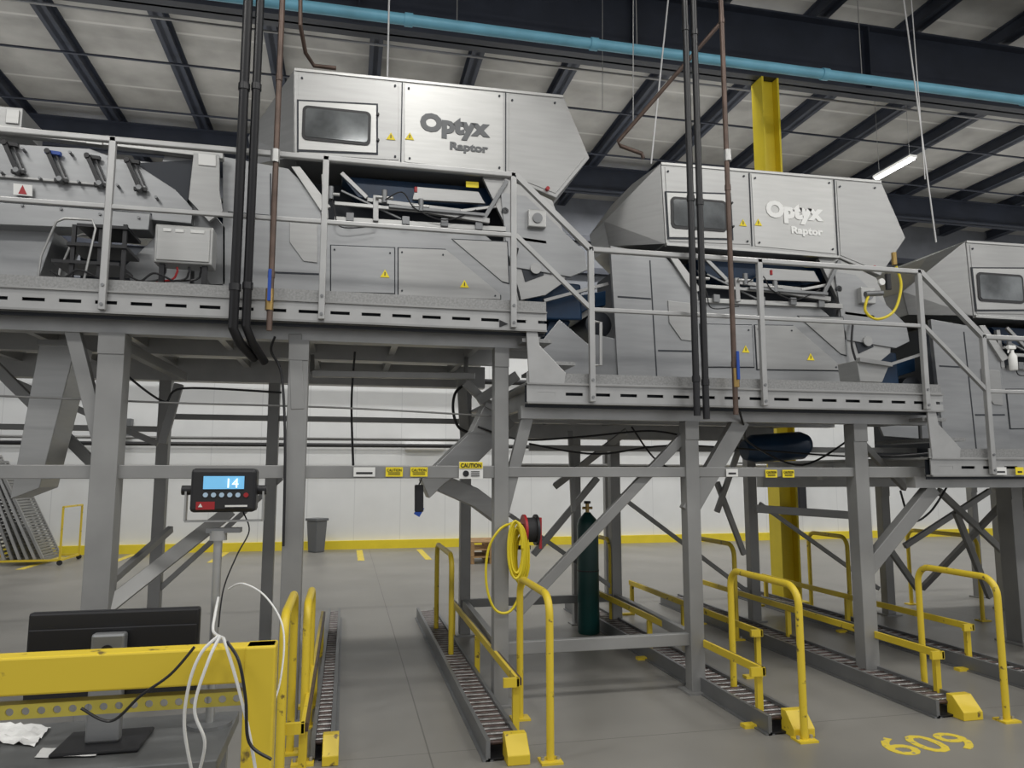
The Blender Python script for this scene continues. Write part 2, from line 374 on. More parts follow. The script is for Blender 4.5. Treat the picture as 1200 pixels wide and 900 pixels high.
m=MB(); c=P(1085,476,YR-.03); m.prism([(c.x-.03,YR-.02,c.z-.03),(c.x+.04,YR-.02,c.z),(c.x-.03,YR-.02,c.z+.03)],(0,.005,0)); m.build('arrow_mark',BK,p2)
def chute(pts,Y,d,lab,mt=ST3):
    t=thing('discharge_chute',P(*pts[0],Y),lab,'chute','discharge chutes under the platforms')
    MB().prism([P(p[0],p[1],Y) for p in pts],(0,d,0)).build('chute_body',mt,t,bevel=.006)
    a=P(*pts[0],Y); b=P(*pts[1],Y)
    MB().bar(a+Vector((0,-.02,0)),b+Vector((0,-.02,0)),.06,.04).build('lip',ST,t)
chute([(46,402),(90,402),(46,572),(12,585)],6.6,.4,'long straight bright steel chute slanting down left below the vibrating feeder',ST2)
chute([(568,474),(594,488),(588,514),(562,540),(522,566),(503,584),(494,562),(528,528),(554,504)],6.5,.28,'curved grey chute sloping down left behind the caution sign',ST)
chute([(500,562),(520,556),(560,572),(600,602),(586,616),(556,594),(515,576)],6.8,.3,'short grey tray chute just under the caution sign',ST)
chute([(1004,422),(1042,428),(1034,448),(1008,447)],6.3,.3,'small bright hopper lip at the outlet of the second machine',ST2)
o=MB().rev([(P(872,528,7.2),.10),(P(882,526,7.2),.15),(P(938,522,7.2),.15),(P(946,520,7.2),.10)],20).build('conveyor_roll',DB,smooth=True); tag(o,'dark blue conveyor belt roll hanging under the middle platform','conveyor roll')
o=MB().tube(smoothpath([P(548,448,8.2),P(534,460,8.2),P(531,480,8.2),P(537,500,8.2),P(552,508,8.2)]),.016,8).build('bent_pipe',BK,smooth=True); tag(o,'black bent pipe behind the column under the step between platforms','pipe')
# ------------------------------------------------ railings
def railing(x0,x1,top,posts,lab,stair=None):
    t=thing('guard_railing',((x0+x1)/2,YR-.04,top-1.3),lab,'railing','platform guard railings')
    y=YR-.045
    MB().box2((x0,y-.022,top-.045),(x1,y+.022,top)).build('top_rail',GVL,t,bevel=.008)
    MB().box2((x0,y-.016,top-.55),(x1,y+.016,top-.515)).build('mid_rail',GVL,t,bevel=.006)
    for p in posts:
        MB().box2((p-.024,y-.022,top-1.30),(p+.024,y+.022,top-.0)).build('post',GVL,t,bevel=.006)
        for z in (1.12,1.26): MB().cyl((p,y-.03,top-z),(p,y-.02,top-z),.012,8).build('bolt',ST3,t)
    if stair:
        (ax,az),(bx,bz)=stair
        MB().bar((ax,y,az-.022),(bx,y,bz-.022),.044,.044).build('sloping_rail',GVL,t)
        MB().bar((ax,y,az-.53),(bx,y,bz-.53),.034,.034).build('sloping_rail',GVL,t)
    return t
r1e=cx(603,205,YR); r2s=cx(690,293,YR); r2e=r1e+3.84; r3s=r2s+3.84
rt2=railtop+DZ; rt3=railtop+2*DZ
railing(-8,r1e,railtop,[cx(126,300,YR),cx(379,300,YR),r1e-.02,cx(126,300,YR)-2.0],'bare steel guard railing along the highest platform at left',((r1e,railtop),(r2s,rt2)))
g2=railing(r2s,r2e,rt2,[r2s,cx(889,380,YR),r2e-.02],'bare steel guard railing in front of the middle platform',((r2e,rt2),(r3s,rt3)))
railing(r3s,r3s+4,rt3,[r3s,r3s+1.9],'bare steel guard railing on the lowest platform at the right edge')
m=MB(); y=YR-.05; q=[P(692,376,y),P(704,378,y),P(704,428,y),P(692,428,y)]
m.tube([q[0],q[1],q[2],q[3]],.014,6); m.build('gate_loop',GVL,g2)
# ------------------------------------------------ sorting machine
YF=6.9; OR=P(345,183,YF)
def m1(px,py,dy=0):
    v=P(px,py,YF); return Vector((v.x,YF+dy,v.z))
MO=Vector((P(450,370,YF).x,YF+.7,TOP1-.1))
M=thing('sorting_machine',MO,'stainless optical sorting machine on the highest platform, its lettering in dark grey','sorting machine','optical sorting machines')
A=m1(345,80); Fp=m1(345,184); HD=1.5
hood=MB()
hood.prism([m1(345,80),m1(660,112),m1(691,185),m1(652,232),m1(592,207),m1(345,184)],(0,HD,0))
hood=hood.build('hood',ST,M,bevel=.008)
cap=MB()
cap.hull([A+V((0,.01,-.005)),Fp+V((0,.01,.005)),A+V((0,HD-.01,-.005)),Fp+V((0,HD-.01,.005)),A+V((-.15,.42,-.08)),A+V((-.15,HD-.42,-.08)),A+V((-.46,.5,-.5)),A+V((-.46,HD-.5,-.5)),A+V((-.40,.5,-.78)),A+V((-.40,HD-.5,-.78))])
cap.build('end_hood',ST,M,bevel=.006)
MB().prism([m1(345,80,-.01),m1(660,112,-.01),m1(660,115,-.01),m1(345,83,-.01)],(0,.012,0)).build('lid_edge',ST2,M)
def panel(pts,name='access_panel',mt=ST2,y=-.01,th=.012,par=None,bev=.003):
    return MB().prism([m1(p[0],p[1],y) for p in pts],(0,th,0)).build(name,mt,par or M,bevel=bev)
panel([(350,86),(467,97),(467,188),(350,181)],'hood_panel',ST,-.006,.008)
panel([(474,98),(589,109),(589,203),(474,190)],'hood_panel',ST2,-.006,.008)
panel([(596,110),(657,116),(686,184),(651,227),(596,205)],'hood_panel',ST,-.006,.008)
panel([(345,183),(592,206),(592,209),(345,187)],'lower_flange',ST2,-.03,.05)
def seam(px,y0,y1,w=.005,par=None,mt=DI):
    a=m1(px,y0); b=m1(px,y1); x=(a.x+b.x)/2
    return MB().box2((x-w,YF-.008,b.z),(x+w,YF+.002,a.z)).build('panel_seam',mt,par or M)
seam(470.5,97,190); seam(592.5,109,205)
dr=MB().prism([m1(350,119,-.016),m1(441,124,-.016),m1(441,180,-.016),m1(350,176,-.016)],(0,.014,0)).build('window_door',ST2,M,bevel=.004)
MB().prism([m1(348,117,-.010),m1(443,122,-.010),m1(443,182,-.010),m1(348,178,-.010)],(0,.010,0)).build('door_gap',DI,M)
def rrect(a,b,c,d,y,r,th):
    x0,x1,z0,z1=a,b,c,d; pts=[]
    for cx_,cz_,s in ((x1-r,z1-r,0),(x0+r,z1-r,1),(x0+r,z0+r,2),(x1-r,z0+r,3)):
        for k in range(5):
            t=math.pi/2*(s+k/4); pts.append((cx_+r*math.cos(t),y,cz_+r*math.sin(t)))
    return MB().prism(pts,(0,th,0))
a=m1(355,122); b=m1(434,172)
g=rrect(a.x,b.x,b.z,a.z-.02,YF-.026,.05,.016).build('window_gasket',BK,dr)
rrect(a.x+.028,b.x-.028,b.z+.028,a.z-.048,YF-.030,.03,.006).build('glass_pane',GL,dr)
for px_,py_ in ((443,135),(443,165)):
    c=m1(px_,py_); MB().cyl((c.x,YF-.03,c.z),(c.x,YF,c.z),.012,10).build('hinge',BK,dr)
for px_,py_ in ((354,92),(463,101),(479,104),(585,113),(600,118),(650,121),(480,186),(585,197),(463,184)):
    c=m1(px_,py_); MB().cyl((c.x,YF-.016,c.z),(c.x,YF,c.z),.011,10).build('latch',DI,M)
c=m1(610,107,.2); MB().tube([c+V((-.06,0,0)),c+V((-.06,0,.04)),c+V((.06,0,.04)),c+V((.06,0,0))],.008,6).build('lifting_handle',ST2,M)
triangle('warning_label',m1(458,160),.075,M,YF-.012); triangle('warning_label',m1(480,160),.075,M,YF-.012)
c=m1(492,152); w=m1(574,157).x-c.x
text('lettering','Optyx',(c.x,YF-.010,c.z),.235,LG,M,off=.014,width=w,ex=.003)
c=m1(527,175); w=m1(572,175).x-c.x
text('lettering','Raptor',(c.x,YF-.010,c.z),.105,LG,M,off=.005,width=w,ex=.003)
MB().prism([m1(310,190,.45),m1(630,215,.45),m1(640,380,.45),m1(300,380,.45)],(0,.95,0)).build('inner_housing',DI,M)  # shade inside the openings is put into this housing's dark colour
MB().prism([m1(380,257),m1(520,264),m1(560,268),m1(598,300),m1(606,385),m1(372,378)],(0,1.4,0)).build('lower_body',STL,M,bevel=.008)
def gpanel(pts,mt=STL):
    cx_=sum(p[0] for p in pts)/len(pts); cy_=sum(p[1] for p in pts)/len(pts)
    ex=[(p[0]+(1.2 if p[0]>cx_ else -1.2),p[1]+(1.2 if p[1]>cy_ else -1.2)) for p in pts]
    panel(ex,'panel_gap',DI,-.004,.006,bev=0); panel(pts,'access_panel',mt,-.012,.012)
gpanel([(388,288),(462,291),(462,344),(388,342)]); gpanel([(467,291),(523,293),(586,345),(586,351),(467,347)],ST); gpanel([(530,281),(594,284),(596,332),(588,330)],ST)
for q_ in ((392,293),(457,297),(471,296),(519,299),(580,347),(471,341)):
    c=m1(*q_); MB().cyl((c.x,YF-.018,c.z),(c.x,YF,c.z),.009,8).build('latch',DI,M)
triangle('warning_label',m1(451,321),.075,M,YF-.018); triangle('warning_label',m1(544,333),.075,M,YF-.018)
panel([(262,186),(338,200),(350,212),(376,247),(378,380),(262,372)],'infeed_side_plate',STL,-.05,.05)
panel([(342,199),(352,199),(388,246),(376,250)],'diagonal_strut',ST2,-.08,.04)
panel([(317,206),(318.5,206),(318.5,372),(317,372)],'panel_seam',DI,-.054,.004,bev=0)
panel([(322,320),(374,322),(374,324),(322,322)],'panel_seam',DI,-.054,.004,bev=0)
panel([(268,250),(316,254),(316,256),(268,252)],'panel_seam',DI,-.054,.004,bev=0)
panel([(340,258),(372,262),(372,310),(356,308),(340,286)],'stiffener_plate',ST,-.062,.012)
arm=panel([(566,207),(594,208),(648,234),(668,292),(662,330),(640,345),(606,352),(590,290),(592,262)],'outlet_side_plate',ST,.02,.05)
panel([(604,286),(626,290),(638,322),(616,330)],'outlet_opening',DI,.012,.01)
panel([(598,276),(640,282),(641,286),(598,280)],'stiffener_rib',ST2,-.0,.03)
c=m1(628,258); MB().box2((c.x-.09,YF-.06,c.z-.09),(c.x+.09,YF+.02,c.z+.09)).build('sensor_box',ST2,arm,bevel=.01)
MB().cyl((c.x,YF-.075,c.z),(c.x,YF-.05,c.z),.05,20).build('round_port',ST3,arm,smooth=True)
c=m1(592,247); MB().cyl((c.x,YF+.0,c.z),(c.x,YF+.04,c.z),.035,16).build('port_hole',DI,M)
panel([(400,197),(590,213),(584,232),(540,238),(420,222)],'blue_belt',DB,.2,1.1)
panel([(488,216),(562,222),(570,236),(484,231)],'belt_cover',ST,.06,.04)
panel([(547,210),(562,211),(562,218),(547,217)],'yellow_label',WY,.05,.006)
def brm(a,b,w,h,mt=ST2,dy=-.06,name='slide_rail'):
    return MB().bar(m1(a[0],a[1],dy),m1(b[0],b[1],dy),w,h).build(name,mt,M,bevel=.004)
brm((392,241),(520,252),.03,.035); brm((392,258),(592,270),.04,.05,ST2,-.02); brm((455,246),(566,256),.03,.03,ST3,-.1); brm((440,232),(440,262),.04,.05,ST)
brm((500,250),(572,262),.05,.05,ST); brm((400,225),(470,258),.02,.02,ST3,-.03,'link_rod')
brm((400,203),(430,232),.03,.04,ST,-.0,'belt_frame'); brm((430,232),(545,246),.03,.04,ST,.05,'belt_frame'); brm((380,206),(382,258),.04,.05,ST,-.02,'upright'); brm((594,212),(560,268),.03,.04,ST3,.0,'link_rod'); brm((540,246),(586,240),.03,.03,ST2,.04,'belt_frame')
for px_,py_ in ((410,258),(475,262),(520,264),(560,268)):
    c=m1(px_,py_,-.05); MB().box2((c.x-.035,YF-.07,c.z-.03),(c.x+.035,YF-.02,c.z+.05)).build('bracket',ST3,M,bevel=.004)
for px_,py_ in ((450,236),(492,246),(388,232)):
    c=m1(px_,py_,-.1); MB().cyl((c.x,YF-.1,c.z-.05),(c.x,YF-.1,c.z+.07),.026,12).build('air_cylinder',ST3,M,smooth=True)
    MB().cyl((c.x-.08,YF-.1,c.z),(c.x+.08,YF-.1,c.z),.016,10).build('cylinder_rod',ST2,M,smooth=True)
MB().tube(smoothpath([m1(450,240,-.12),m1(470,232,-.15),m1(486,250,-.12),m1(520,262,-.1),m1(556,250,-.1)]),.006,6).build('air_hose',RB,M,smooth=True)
MB().tube(smoothpath([m1(385,220,-.05),m1(392,250,-.12),m1(400,270,-.1),m1(440,268,-.08)]),.006,6).build('air_hose',RB,M,smooth=True)
MB().tube(smoothpath([m1(606,292,-.03),m1(600,320,-.06),m1(606,345,-.06),m1(612,370,-.03)]),.012,6).build('air_hose',RB,M,smooth=True)
c=m1(486,226,-.1); MB().cyl((c.x,YF-.12,c.z-.04),(c.x,YF-.12,c.z+.01),.015,8).build('hose_fitting',RD,M)
c=m1(641,222,-.02); MB().cyl((c.x,YF-.04,c.z),(c.x,YF+.0,c.z),.020,14).build('emergency_button',RD,M)
OR2=P(780,285,YF)
def m2(px,py,dy=0):
    v=P(px,py,YF)-OR2+OR; return Vector((v.x,YF+dy,v.z))
# curved dark belt at the inlet
arc=[m2(648,392,.3),m2(652,372,.3),m2(668,352,.3),m2(690,338,.3),m2(722,332,.3),m2(722,350,.3),m2(698,356,.3),m2(680,368,.3),m2(672,384,.3),m2(674,398,.3)]
MB().prism(arc,(0,.8,0)).build('curved_infeed_belt',DB,M,bevel=.01)
c=m2(712,374)
MB().rev([(c+V((0,.25,0)),.08),(c+V((0,.27,0)),.14),(c+V((0,1.2,0)),.14)],28).build('belt_drum',DI,M,smooth=True)
MB().prism([m2(628,408,-.02),m2(655,375,-.02),m2(690,405,-.02),m2(690,440,-.02),m2(640,436,-.02)],(0,.03,0)).build('inlet_plate',STL,M,bevel=.004)
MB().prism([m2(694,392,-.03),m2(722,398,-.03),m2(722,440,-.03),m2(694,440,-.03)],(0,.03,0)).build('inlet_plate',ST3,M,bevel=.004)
MB().bar(m2(640,350,.1),m2(716,330,.1),.05,.03).build('inlet_cover_edge',ST,M)
MB().prism([m2(1004,404,.2),m2(1066,410,.2),m2(1070,450,.2),m2(1020,450,.2)],(0,1.0,0)).build('outlet_belt',DB,M,bevel=.02)
MB().prism([m2(978,318,.0),m2(1003,322,.0),m2(1062,380,.0),m2(1066,400,0),m2(1050,408,.0),m2(990,398,0)],(0,.04,0)).build('outlet_guard',STL,M,bevel=.004)
c=m2(1016,400); MB().cyl((c.x,YF-.02,c.z),(c.x,YF,c.z),.055,20).build('round_cover',ST,M,smooth=True)
for fx in (385,590):
    a=m1(fx,370); MB().box2((a.x-.06,YF+.1,TOP1-.1),(a.x+.06,YF+.22,TOP1+.25)).build('foot',ST3,M)
dM=OR2-OR
M2=dup(M,dM,'stainless optical sorting machine on the middle platform, its lettering pale')
for o in [x for x in bpy.data.objects if x.parent==M2 and x.name.startswith('lettering')]:
    o.data=o.data.copy(); o.data.materials[0]=LW
M3=dup(M,V((2*dM.x+.02,0,2*dM.z)),'stainless optical sorting machine cut off by the right edge of the view')
# ------------------------------------------------ vibrating feeder at left
YV=6.75
def q(px,py,dy=0): v=P(px,py,YV); return V((v.x,YV+dy,v.z))
fe=thing('vibrating_feeder',(q(100,330).x,YV+.5,TOP1-.1),'long stainless vibrating feeder with dark spring arms at upper left','feeder')
def fp(pts,name,mt,dy=0,d=.04,bev=.005): return MB().prism([q(p[0],p[1],dy) for p in pts],(0,d,0)).build(name,mt,fe,bevel=bev)
fp([(-90,168),(0,168),(105,174),(165,196),(205,222),(226,244),(224,262),(180,258),(0,233),(-90,226)],'trough_side',STL,0,.9)
fp([(-90,146),(0,148),(262,180),(262,188),(0,158),(-90,154)],'top_rail',ST2,-.04,.08)
fp([(-90,155),(0,156),(190,176),(176,200),(100,178),(-90,172)],'inner_wall',STL,.3,.04)
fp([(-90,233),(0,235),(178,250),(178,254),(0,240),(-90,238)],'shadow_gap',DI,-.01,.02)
fp([(-90,238),(0,240),(178,253),(176,272),(60,268),(-90,262)],'base_beam',STL,-.06,.25)
fp([(-90,200),(0,206),(120,216),(120,219),(0,209),(-90,203)],'stiffener_rib',ST,-.03,.03)
fp([(228,182),(258,184),(258,225),(262,250),(246,262),(222,236)],'outlet_plate',ST,-.05,.04)
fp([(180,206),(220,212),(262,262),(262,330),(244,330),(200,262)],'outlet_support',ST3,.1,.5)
fp([(-60,262),(60,266),(40,322),(-60,318)],'under_hopper',STL,.1,.6)
fp([(196,168),(236,172),(222,204),(184,196)],'discharge_lip',STL,.05,.4)
fp([(60,268),(182,274),(182,330),(60,330)],'rear_guard',DI,.7,.04)
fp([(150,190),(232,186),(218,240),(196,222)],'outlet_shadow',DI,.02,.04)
for i,(px_,py_) in enumerate(((10,172),(60,182),(106,187),(152,192))):
    a=q(px_,py_,-.07); b=q(px_+14,py_+32,-.07)
    o=MB().bar(a,b,.04,.035).build('spring_arm',BK,fe,bevel=.004)
    MB().cyl(a+V((0,-.03,0)),a+V((0,.07,0)),.022,12).build('pivot_bolt',BK,o,smooth=True)
    MB().cyl(b+V((0,-.03,0)),b+V((0,.07,0)),.022,12).build('pivot_bolt',ST3,o,smooth=True)
    MB().bar(a+V((-.03,.03,.01)),a+V((.09,.03,-.0)),.04,.03).build('clamp',BLU if i==1 else BK,o)
    MB().bar(b+V((-.05,.03,0)),b+V((.05,.03,0)),.04,.03).build('clamp',BK,o)
    MB().bar(a+V((.05,.03,.0)),b+V((.03,.03,.04)),.012,.012).build('threaded_rod',BK,o)
for px_,py_ in ((30,244),(75,248),(120,254),(165,258),(5,205),(50,212),(95,216),(140,220),(185,234),(30,178),(85,182),(130,190)):
    c=q(px_,py_,-.07); MB().cyl((c.x,YV-.075,c.z),(c.x,YV-.0,c.z),.012,8).build('bolt',ST3,fe)
MB().prism([q(18,217,-.04),q(40,219,-.04),q(40,232,-.04),q(18,230,-.04)],(0,.008,0)).build('white_label',WH,fe)
MB().prism([q(24,229,-.044),q(34,230,-.044),q(29,219,-.044)],(0,.005,0)).build('red_triangle_mark',RD,fe)
MB().prism([q(234,183,-.06),q(254,185,-.06),q(254,198,-.06),q(234,196,-.06)],(0,.008,0)).build('white_label',WH,fe)
MB().prism([q(104,166,-.06),q(122,168,-.06),q(122,173,-.06),q(104,171,-.06)],(0,.008,0)).build('white_label',WH,fe)
for k in (-60,215):
    a=q(k,320); MB().box2((a.x-.05,YV+.2,TOP1-.1),(a.x+.05,YV+.3,q(k,262).z)).build('leg',ST3,fe)
a=q(-30,118); b=q(22,147)
jb=thing('junction_box',((a.x+b.x)/2,YV+.25,b.z),'small stainless junction box above the feeder at the left edge','junction box')
MB().box2((a.x,YV+.05,b.z),(b.x,YV+.5,a.z)).build('enclosure',ST,jb,bevel=.01)
MB().box2((b.x-.12,YV+.035,b.z+.03),(b.x-.02,YV+.05,a.z-.03)).build('door',ST2,jb,bevel=.004)
YK=6.35
def k_(px,py,dy=0): v=P(px,py,YK); return V((v.x,YK+dy,v.z))
cb=thing('control_box',(k_(215,312).x,YK+.1,k_(215,330).z),'stainless control box with white labels behind the left railing','control box')
a=k_(182,262); b=k_(248,311)
MB().box2((a.x,YK,b.z),(b.x,YK+.2,a.z)).build('enclosure',ST2,cb,bevel=.012)
MB().box2((a.x+.02,YK-.012,b.z+.02),(b.x-.02,YK,a.z-.02)).build('door',ST2,cb,bevel=.006)
for p_,w_ in (((192,268),9),((206,269),10),((224,270),16)):
    c=k_(*p_); MB().box2((c.x,YK-.018,c.z-.025),(c.x+w_*.0066,YK-.011,c.z)).build('white_label',WH,cb)
MB().box2((a.x+.04,YK+.03,TOP1-.1),(a.x+.08,YK+.07,b.z)).build('mounting_leg',BK,cb)
MB().box2((b.x-.08,YK+.03,TOP1-.1),(b.x-.04,YK+.07,b.z)).build('mounting_leg',BK,cb)
for i in range(4):
    a_=k_(192+i*14,311,.05); MB().tube(smoothpath([a_,a_+V((0,0,-.05)),a_+V((-.06,.02,-.11)),a_+V((-.3-.05*i,.1,-.12))]),.009,6).build('cable',RD if i==1 else BK,cb,smooth=True)
sd=thing('step_stand',(k_(90,320).x,YK,TOP1-.1),'small black two-tread step stand with bright tube rail beside the feeder','step stand')
for dy in (0,.4):
    pts=[k_(44,330,dy),k_(48,300,dy),k_(66,260,dy),k_(76,256,dy),k_(108,258,dy),k_(112,268,dy),k_(98,330,dy)]
    MB().tube(pts,.010,8).build('tube_rail',ST2,sd,smooth=True)
for y_,x0_,x1_ in ((284,78,148),(304,60,140),(262,90,150)):
    a=k_(x0_,y_); b=k_(x1_,y_); MB().box2((a.x,YK,a.z-.02),(b.x,YK+.4,a.z+.005)).build('tread',BK,sd)
for px_ in (86,118,146): a=k_(px_,262); MB().box2((a.x-.015,YK+.02,TOP1-.1),(a.x+.015,YK+.05,a.z)).build('leg',BK,sd)
for i,(x_,y_) in enumerate(((60,318),(150,322))):
    a_=k_(x_,y_,-.02); MB().tube(smoothpath([a_,a_+V((.1,0,-.05)),a_+V((.2,0,.02)),a_+V((.35,0,-.04))]),.009,6).build('cable',RB,sd,smooth=True)
# ------------------------------------------------ vertical conduits and drops
def conduit(px,py1,Y,r,lab,mt,bend=None,ztop=9.3,cat='conduit',nm='conduit'):
    b=P(px,py1,Y); t=thing(nm,b,lab,cat)
    pts=[(b.x,Y,ztop),(b.x,Y,b.z+.02)]
    if bend: pts+= [P(p[0],p[1],Y+p[2]) for p in bend]
    MB().tube(pts,r,12).build('pipe',mt,t,smooth=True)
    z=b.z+.3
    while z<ztop: MB().cyl((b.x,Y,z),(b.x,Y,z+.05),r*1.2,12).build('coupling',mt,t,smooth=True); z+=1.55
    return t
conduit(273,388,5.6,.036,'black vertical conduit at left, left one of its pair',BK,[(281,402,.1),(298,420,.3)])
conduit(288,386,5.62,.032,'black vertical conduit at left, right one of its pair nearest the brown pipe',BK,[(296,402,.1),(310,424,.3)])
conduit(817,490,5.6,.028,'black vertical conduit at centre right, left one of its pair',BK)
conduit(828,494,5.6,.028,'black vertical conduit at centre right, beside the brown drop pipe',BK)
def drop(px,py1,hy,lab):
    t=conduit(px,py1,5.62,.022,lab,RP,cat='pipe',nm='air_drop_pipe'); b=t.location
    h=P(px,hy,5.62)
    MB().cyl((h.x,5.62,h.z-.1),(h.x,5.62,h.z+.06),.03,12).build('valve',BR,t,smooth=True)
    MB().box2((h.x-.012,5.565,h.z-.04),(h.x+.012,5.58,h.z+.2)).build('valve_handle',BLU,t,bevel=.003)
    MB().cyl((b.x,5.62,b.z-.10),(b.x,5.62,b.z+.02),.022,12).build('filter_cup',RP,t,smooth=True)
    MB().cyl((h.x,5.62,P(px,190,5.62).z),(h.x,5.62,P(px,190,5.62).z+.1),.034,12).build('union_fitting',ST2,t,smooth=True)
drop(316,372,348,'brown vertical air pipe with blue valve handle beside the left conduits')
drop(862,472,440,'brown vertical air pipe with blue valve handle in front of the second machine')
def pipe(name,pts,r,mt,lab,cat,group=None,sm=False,n=8):
    pp=[P(*p) for p in pts]
    if sm: pp=smoothpath(pp)
    o=MB().tube(pp,r,n).build(name,mt,smooth=True); return tag(o,lab,cat,group)
pipe('air_pipe',[(846,25,6.6),(724,166,7.2),(727,171,7.2),(752,180,7.2),(754,186,7.2)],.022,RP,'brown diagonal pipe branching down above the second machine','pipe',n=10)
pipe('air_pipe',[(352,-40,6.6),(352,30,6.6),(358,62,6.8),(368,77,6.9),(394,80,6.9)],.02,RP,'brown bent pipe reaching the top of the first machine','pipe',n=10)
def rod(px0,py0,px1,py1,Y,lab,mt=WR,r=.010):
    a=P(px1,py1,Y); b=P(px0,py0,Y); o=MB().cyl(a,b+(b-a).normalized()*.8,r,8).build('hanger_rod',mt); tag(o,lab,'hanger rod')
rod(456,0,454,90,7.6,'white rod hanging above the first machine'); rod(742,0,742,150,7.2,'thin dark rod hanging left of the diagonal pipe',GV,.006)
rod(783,0,763,192,7.6,'white slanted rod above the left end of the second machine'); rod(1059,0,1097,284,7.9,'white rod at right, left one of a slanted pair'); rod(1068,0,1084,210,7.9,'white rod at right, right one of a slanted pair',WR,.007)
rod(706,60,706,130,9,'short dark rod hanging from the roof above the first machine',GV,.006)
yh=thing('air_hose',P(1048,340,6.4),'yellow air hose loop with brass fittings at the right end of the second machine','hose')
MB().tube(smoothpath([P(1050,312,6.4),P(1056,335,6.4),P(1048,364,6.4),P(1028,374,6.4),P(1014,364,6.4),P(1018,345,6.4)]),.014,8).build('hose',HY,yh,smooth=True)
c=P(1048,305,6.4); MB().cyl(c+V((0,0,-.05)),c+V((0,0,.08)),.026,12).build('brass_fitting',BR,yh,smooth=True)
c=P(1022,345,6.4); MB().cyl(c+V((-.08,0,0)),c+V((.12,0,.02)),.028,12).build('regulator',ST3,yh,smooth=True)
c=P(1044,335,6.4); MB().cyl(c+V((-.03,0,-.04)),c+V((-.03,0,.12)),.03,12).build('gauge_body',BK,yh,smooth=True)
c=P(1034,330,6.38); MB().cyl(c,c+V((0,.03,0)),.035,14).build('gauge_dial',WH,yh,smooth=True)
c=P(1188,434,YR-.12)
sb=thing('spray_bottle',c,'white spray bottle hanging on the rightmost railing','bottle')
MB().rev([(c,.03),(c+V((0,0,.01)),.036),(c+V((0,0,.13)),.036),(c+V((0,0,.17)),.014),(c+V((0,0,.19)),.014)],16).build('bottle_body',WH,sb,smooth=True)
MB().bar(c+V((-.05,0,.215)),c+V((.03,0,.215)),.03,.035).bar(c+V((-.035,0,.2)),c+V((-.05,0,.16)),.012,.012).build('trigger_head',WH,sb,bevel=.004)
# ------------------------------------------------ signs on the beam
def sign(px,py,wpx,hpx,m_,txt,lab,tm=BK,Y=YCF-.06):
    a=P(px-wpx/2,py-hpx/2,Y); b=P(px+wpx/2,py+hpx/2,Y)
    t=thing('safety_sign',(a.x,Y,b.z),lab,'sign')
    MB().box2((a.x,Y,b.z),(b.x,Y+.004,a.z)).build('plate',m_,t)
    if txt:
        h=a.z-b.z
        text('lettering',txt,(a.x+.01,Y-.003,b.z+h*.55),h*.42,tm,t,width=(b.x-a.x)-.02)
        for k in (.2,.38): MB().box2((a.x+.02,Y-.003,b.z+h*k),(b.x-.02,Y,b.z+h*(k+.07))).build('text_line',tm,t)
    elif hpx<12: MB().box2((a.x+.02,Y-.003,b.z+.02),(b.x-.02,Y,b.z+.035)).build('text_line',tm,t)
    return t
sign(427,553,25,11,WH,None,'small white tag on the cross beam, left of two yellow signs')
sign(462,553,20,11,WY,'CAUTION','small yellow caution sign on the beam beside the white tag')
sign(491,553,20,11,WY,'CAUTION','small yellow caution sign on the beam, nearest the larger caution sign')
s_=sign(552,551,28,20,WH,None,'larger white caution sign with yellow heading and round symbol')
a=P(538.5,541.5,YCF-.066); b=P(565.5,549,YCF-.066)
MB().box2((a.x,a.y,b.z),(b.x,a.y+.004,a.z)).build('heading',WY,s_); text('lettering','CAUTION',(a.x+.01,a.y-.003,b.z+.009),.046,BK,s_,width=b.x-a.x-.02,off=.001)
c=P(546,555,YCF-.064); MB().cyl((c.x,c.y-.002,c.z),(c.x,c.y+.004,c.z),.025,16).build('round_symbol',BK,s_)
for k in range(3): c=P(552,552.5+k*2.5,YCF-.064); MB().box2((c.x,c.y-.002,c.z-.004),(c.x+.07,c.y+.002,c.z+.002)).build('text_line',BK,s_)
sign(858,554,14,9,WH,None,'small white tag on the beam between the middle and right columns'); sign(904,555,14,9,WY,'CAUTION','small yellow caution sign on the beam left of the yellow column')
sign(924,555,14,9,WY,'CAUTION','small yellow caution sign on the beam in front of the yellow column'); sign(1172,552,16,9,WH,None,'small white tag on the lowest platform edge',Y=YR-.05)
sign(1195,552,10,9,WY,None,'yellow square tag on the lowest platform edge',Y=YR-.05)
# ------------------------------------------------ cables under the platforms
pipe('cable',[(0,464,6.3),(200,472,6.3),(400,478,6.3),(585,488,6.3)],.008,GV,'thin grey line strung under the highest platform','cable',sm=True)
pipe('cable',[(416,412,7),(412,470,7),(414,548,6.1)],.010,BK,'black cable hanging straight from the deck to the beam','cable',sm=True)
pipe('cable',[(560,500,6.5),(610,515,6.4),(680,512,6.4),(760,505,6.4),(805,512,6.2)],.009,BK,'black cable sagging between the two middle columns','cable',sm=True)
pipe('cable',[(620,520,6.6),(700,532,6.6),(800,522,6.6),(1000,535,6.6),(1100,530,6.6)],.009,BK,'long black cable sagging below the middle platform','cable',sm=True)
pipe('cable',[(150,402,6.6),(130,420,6.6),(190,470,6.8),(215,455,6.8),(330,460,6.8)],.010,BK,'black cable looping under the left end of the highest platform','cable',sm=True)
pipe('cable',[(740,500,6.5),(770,540,6.5),(812,560,6.3)],.009,BK,'black cable dropping to the middle column','cable',sm=True)
pipe('cable',[(1055,575,6.2),(1068,610,6.2),(1090,600,6.2),(1110,570,6.2)],.010,BK,'black cable loop by the right brace','cable',sm=True)
pipe('cable',[(322,395,5.8),(318,412,5.9),(330,440,5.95),(334,520,5.9),(332,640,5.9)],.010,BK,'black cable running down the column below the brown pipe','cable',sm=True)
